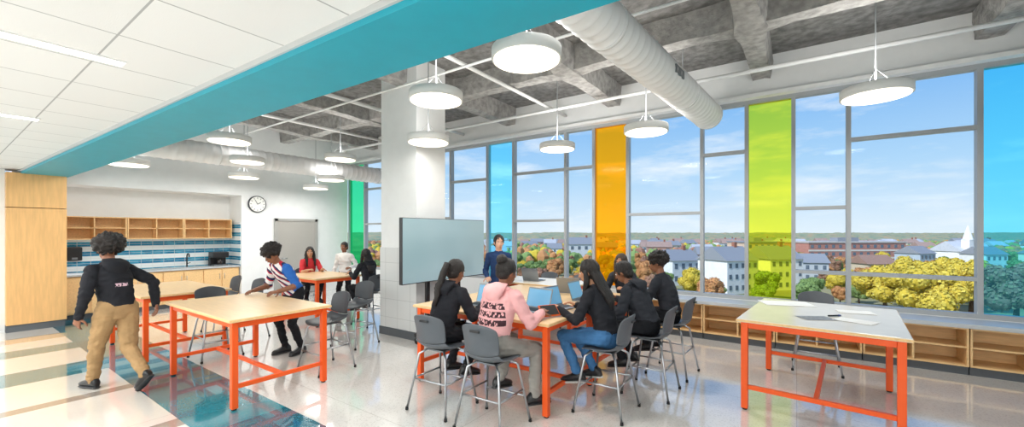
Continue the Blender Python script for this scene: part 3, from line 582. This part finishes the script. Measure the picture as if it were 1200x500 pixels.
person('rightmost seated student in charcoal top at the laptop tables',(-1.26,5.2,0),174,.97,.69,lean=12,hp=12,hy=6,hands=((.44,.16,.93),(.42,-.16,.93)),feet=SF,top=blk2,pants=blkp,skin='brown',style='afro',bulk=1.1)
person('seated student at the far end of the tables facing the viewer',(-2.03,5.83,0),-95,.92,.69,lean=14,hp=14,hands=((.40,.16,.93),(.42,-.16,.93)),feet=SF,top=blk2,pants=blkp,skin='tan',hair=hairbr,style='long')
# ---------------------------------------------------------------- OUTSIDE
ZG=-12.3
gm=M('town_ground','#7f8d60',.95,var=.2,scale=.03,c2='#a89d70')
struct(MB().box(-1800,900,20,2600,ZG-1,ZG).build('ground',gm))
fm,nt,b=newmat('forest'); co=coord(nt); v1=nd(nt,'ShaderNodeTexNoise',{'Vector':co,'Scale':.05,'Detail':6.0,'Roughness':.7}); rp=nt.nodes.new('ShaderNodeValToRGB'); lk(nt,v1.outputs[0],rp.inputs[0])
rp.color_ramp.elements[0].position=.38; rp.color_ramp.elements[0].color=hx('#74896f'); rp.color_ramp.elements[1].position=.64; rp.color_ramp.elements[1].color=hx('#c79a70')
e=rp.color_ramp.elements.new(.5); e.color=hx('#9da37e'); lk(nt,rp.outputs[0],b.inputs['Base Color']); b.inputs['Roughness'].default_value=1  # distance haze is put into these paler woodland colours
m=MB(); g=[]
na,nr=300,40
for i in range(na):
    row=[]
    for j in range(nr):
        s=440*(1.042**j); px=200+1250*i/na; p=depthpt(px,s,0)
        z=ZG-2+ (s/2400.)*11 + 6*max(0,noise.noise(V((p.x,p.y,0))*.004)+.25) + (5.5*abs(noise.noise(V((p.x,p.y,3))*.045)) +3*noise.noise(V((p.x,p.y,3))*.15) if j else 0)
        row.append(m.bm.verts.new((p.x,p.y,max(z,ZG+.2) if j else ZG+.02)))
    g.append(row)
for i in range(na-1):
    for j in range(nr-1): m.bm.faces.new((g[i][j],g[i+1][j],g[i+1][j+1],g[i][j+1])).smooth=True
tag(m.build('distant_forest',fm),'hazy band of autumn woodland on the skyline','forest',kind='stuff')
OCC=[]
winm=M('window_dark','#6d7a86',.2); roofg=M('roof_grey','#8f9398',.8); FM={}
def fmat(c):
    if c not in FM: FM[c]=M('facade',c,.8,var=.05,scale=1)
    return FM[c]
def building(lab,px,yb,w,h,dp,col,roof,floors,nw,rcol=None,steeple=False,group=None,force=True):
    s=14*F/(yb-272); p=depthpt(px,s+dp/2,ZG); ang=YAW+random.uniform(-.35,.35); rad=math.hypot(w,dp)/2+.8
    if w>12: ang=YAW+.08
    if not force and any((p-q).length<rad+r+1 for q,r in OCC): return
    if w>30:
        for k in (-1,0,1): OCC.append((p+rt*(w*k/3),w/6+5))
    else: OCC.append((p,rad))
    t=thing('building',lab,'building',p,ang,group); mt=fmat(col)
    MB().box(-w/2,w/2,-dp/2,dp/2,0,h).build('walls',mt,t)
    rm=fmat(rcol) if rcol else roofg
    if roof=='gable':
        m=MB(); a=[m.bm.verts.new(q) for q in ((-w/2-.4,-dp/2-.4,h),(w/2+.4,-dp/2-.4,h),(w/2+.4,dp/2+.4,h),(-w/2-.4,dp/2+.4,h),(-w/2-.2,0,h+dp*.35),(w/2+.2,0,h+dp*.35))]
        for f in ((0,1,5,4),(2,3,4,5),(0,4,3),(1,2,5),(3,2,1,0)): m.bm.faces.new([a[i] for i in f])
        m.build('roof',rm,t)
        if h>6: MB().box(w*.2,w*.2+.8,-.4,.4,h+dp*.2,h+dp*.35+1).build('chimney',fmat('#a06a55'),t)
    else:
        m=MB(); m.box(-w/2-.3,w/2+.3,-dp/2-.3,dp/2+.3,h,h+.6); m.build('roof',rm,t); MB().box(-w*.1,w*.12,-2,2,h+.6,h+2.2).build('rooftop_unit',roofg,t)
    ww=w/nw
    for fl in range(floors):
        for k in range(nw):
            x=-w/2+ww*(k+.5); z=h/floors*(fl+.35); MB().box(x-ww*.2,x+ww*.2,-dp/2-.08,-dp/2+.02,z,z+h/floors*.42).build('window',winm,t)
        if roof=='flat' and fl: MB().box(-w/2-.05,w/2+.05,-dp/2-.12,-dp/2+.02,h/floors*fl-.3,h/floors*fl+.4).build('stone_band',fmat('#e5ddd0'),t)
    if steeple:
        MB().box(-1.4,1.4,-dp/2-.5,-dp/2+2.3,h,h+5).build('tower',mt,t); m=MB(); m.loft([(V((0,-dp/2+.9,h+5)),V((1,0,0)),V((0,1,0)),1.7,1.7),(V((0,-dp/2+.9,h+11)),V((1,0,0)),V((0,1,0)),.1,.1)],8,0,False); m.build('spire',mt,t)
random.seed(5)
building('long red brick building with pale stone bands beyond the windows',988,311,44,9.5,14,'#bd8677','flat',3,14,'#c3bcb4')
building('long pale brick block seen through the lime pane',884,311,16,9.5,14,'#dcc0a6','flat',3,6)
building('white church with a pointed spire among the houses',1116,312,8,6,12,'#f4f4f2','gable',1,3,'#c9cccf',True)
building('white clapboard house with grey roof seen below the lime pane',852,344,9,7.5,9,'#f0f0ee','gable',3,5)
building('white apartment house seen through lime pane, near',905,340,9,7.5,9,'#ecece8','gable',3,5)
building('white house beside the seated students, beyond the glass',793,334,9,6.5,8,'#e8ebeb','gable',2,4)
building('small grey house beyond the narrow clear window',946,331,8,5.5,7,'#c5cbce','gable',2,4)
building('tan house in front of the brick building',1022,330,8,5,7,'#d8c6a8','gable',2,4,'#9d7d6c')
building('blue grey house near the church, left',1072,316,9,6,8,'#b9c6cf','gable',2,4)
building('white house near the church, right',1152,318,9,6,8,'#ececE8','gable',2,4)
building('cream house seen through the cyan pane',1222,320,9,6.5,8,'#e0d8bf','gable',2,4)
building('white house seen left of the orange pane',680,305,14,8,10,'#e6e8e8','gable',2,4)
building('small white house seen in the leftmost clear window',548,300,14,7,10,'#e2e5e6','gable',2,4)
building('low brick house left of the lime pane',832,318,10,6,8,'#b98c7a','gable',2,4)
CL=[('#f2f2f0','white'),('#dfd9ca','cream'),('#c3cdd2','pale blue-grey'),('#c59a86','brick red'),('#eaeae6','white')]
for k in range(150):
    cl,nm_=random.choice(CL); building('distant %s house in the town outside'%nm_,random.uniform(520,1240),random.choice((random.uniform(290,296),random.uniform(290,306))),random.uniform(7,12),random.uniform(4.5,6.5),8,cl,'gable',2,3,random.choice((None,'#b9bcc0','#a78d80')),False,nm_+' town houses',False)
trunkm=M('bark','#4d3b2c',.9)
LEAF={}
def crown_mesh(name,cols,seed,nq=7500):
    random.seed(seed); m=MB(); mats=[M(name+str(i),c,.9,spec=.1) for i,c in enumerate(cols)]; LEAF[name]=mats[0]
    cl=[(V((random.gauss(0,1.2),random.gauss(0,1.2),random.uniform(-1.9,1.9))),random.uniform(.9,1.7)) for _ in range(24)]
    for c,r in cl: m.ell(c+V((0,0,5.2)),Matrix.Identity(3),r*.88,r*.88,r*.88,10,0,7)
    bmesh.ops.recalc_face_normals(m.bm,faces=m.bm.faces)
    for _ in range(nq):
        c,r=random.choice(cl); dv=V((random.gauss(0,1),random.gauss(0,1),random.gauss(0,1))).normalized(); p=c+dv*r*random.uniform(.8,1.08); p.z+=5.2
        a=(dv*2.4+V((random.gauss(0,1),random.gauss(0,1),random.gauss(0,1)))).normalized(); u,v=frame(a); s=random.uniform(.09,.18)
        f=m.bm.faces.new([m.bm.verts.new(p+u*s*x+v*s*y) for x,y in ((-1,-1),(1,-1),(1,1),(-1,1))]); f.material_index=random.choice((0,0,1,1,2))
    return m,mats
protos=[]
for k,(nm,cols,lab) in enumerate((('yellow',('#d3bb48','#dfcb5c','#bcaa4a'),'golden yellow autumn tree outside beyond the windows'),('orange',('#c89262','#d2a06a','#b58058'),'orange autumn tree outside beyond the windows'),('green',('#86a062','#93ac6b','#708a55'),'green leafy tree outside beyond the windows'),('rust',('#a57b68','#ae8a6c','#8f7f60'),'rust brown tree outside beyond the windows'))):
    t=thing('tree',lab,'tree',(0,0,0),0,nm+' trees outside'); mb,ms=crown_mesh('leaf_'+nm,cols,k+5); mb.build('crown',ms,t,norm=False)
    MB().tube([(0,0,0),(.1,0,2.5),(0,.1,5)],[.35,.25,.12],8).build('trunk',trunkm,t); protos.append([t,False,lab])
NT=0
def tree(k,px,s,sc,lab=None,force=True):
    global NT
    t,u,l=protos[k]; p=depthpt(px,s,ZG)
    if not force and (p.y<32 or any((p-q).length<sc*4.5+r for q,r in OCC)): return False
    OCC.append((p,sc*4.5)); NT+=1
    if not u: protos[k][1]=True; t.location=p; t.scale=(sc,)*3
    else: t=dup(t,p,random.uniform(0,6.28),l,None,(sc,sc,sc*random.uniform(.85,1.1)))
    if lab: t['label']=lab
    return True
tree(0,1088,62,1.1,'big golden yellow tree below the wide clear window at right'); tree(0,1037,72,1.05,'golden tree left of the biggest golden tree'); tree(0,1138,72,1.0,'golden tree right of the biggest golden tree'); tree(3,1190,60,1.15,'reddish tree behind the cyan window pane'); tree(0,1062,88,1.0,'golden tree between and behind the two biggest golden trees'); tree(0,1112,86,1.0,'golden tree behind and right of the biggest golden tree')
random.seed(11)
sl_=sorted([random.choice((random.uniform(72,150),random.uniform(110,260),random.uniform(120,300))) for _ in range(1400)])
for s in sl_:
    if NT>=285: break
    tree(random.choice((0,1,2,2,2,3,1)),random.uniform(430,1290),s,random.uniform(.42,.78),None,False)
m=MB(); cnt=0; cells={}
smax=s
for k in range(5200):
    s=random.uniform(smax*.97,432); px=random.uniform(430,1290); p=depthpt(px,s,ZG); r0=random.uniform(1.6,3.0)
    if any(abs(p.x-q.x)<r0+r and abs(p.y-q.y)<r0+r for q,r in OCC): continue
    key=(int(p.x/5),int(p.y/5))
    if key in cells: continue
    cells[key]=1; mi=random.choice((0,1,2,2,2,3,1)); rings=[]; hh=random.uniform(4,6.5)
    for i,(rz,rr) in enumerate(((0,.25),(.3,.9),(.6,1),(.85,.7),(1,.2))):
        rings.append((p+V((random.uniform(-.3,.3),random.uniform(-.3,.3),.3+hh*rz)),V((1,0,0)),V((0,1,0)),r0*rr*random.uniform(.8,1.15),r0*rr*random.uniform(.8,1.15)))
    m.loft(rings,7,mi,False); cnt+=1
tag(m.build('town_trees',[LEAF['leaf_'+q] for q in ('yellow','orange','green','rust')]),'mass of small distant autumn trees between the town houses','trees',kind='stuff')
# ---------------------------------------------------------------- sky + sun
w=bpy.data.worlds.new('World'); S_.world=w; w.use_nodes=True; nt=w.node_tree; bg=nt.nodes['Background']
tc=nd(nt,'ShaderNodeTexCoord'); sp=nd(nt,'ShaderNodeSeparateXYZ',{0:tc.outputs['Generated']}); rp=nt.nodes.new('ShaderNodeValToRGB'); lk(nt,sp.outputs[2],rp.inputs[0])
rp.color_ramp.elements[0].position=.0; rp.color_ramp.elements[0].color=hx('#e0eef8'); rp.color_ramp.elements[1].position=.6; rp.color_ramp.elements[1].color=hx('#4489dc')
e=rp.color_ramp.elements.new(.13); e.color=hx('#afd6f6'); e=rp.color_ramp.elements.new(.3); e.color=hx('#76b2ee')
mp=nd(nt,'ShaderNodeMapping',{'Vector':tc.outputs['Generated'],'Scale':(1.6,1.6,7)}); n=nd(nt,'ShaderNodeTexNoise',{'Vector':mp.outputs[0],'Scale':2.2,'Detail':8.0,'Roughness':.6})
mr=nd(nt,'ShaderNodeMapRange',{0:n.outputs[0],1:.5,2:.76}); lk(nt,mixc(nt,mr.outputs[0],rp.outputs[0],hx('#f6fafd')),bg.inputs[0]); bg.inputs[1].default_value=1.0
sl=bpy.data.lights.new('sun','SUN'); sl.energy=3.6; sl.angle=.01; so=bpy.data.objects.new('sun',sl); COL.objects.link(so); so.rotation_euler=(R(48),0,R(-25))
# ---------------------------------------------------------------- camera
cam=bpy.data.cameras.new('camera'); co=bpy.data.objects.new('camera',cam); COL.objects.link(co); S_.camera=co
cam.sensor_fit='HORIZONTAL'; cam.sensor_width=36; cam.lens=36*F/1200; cam.shift_y=22/1200; cam.clip_end=6000
co.location=(0,0,CH); co.rotation_euler=(R(90),0,YAW)
S_.view_settings.view_transform='Standard'; S_.view_settings.exposure=0.08
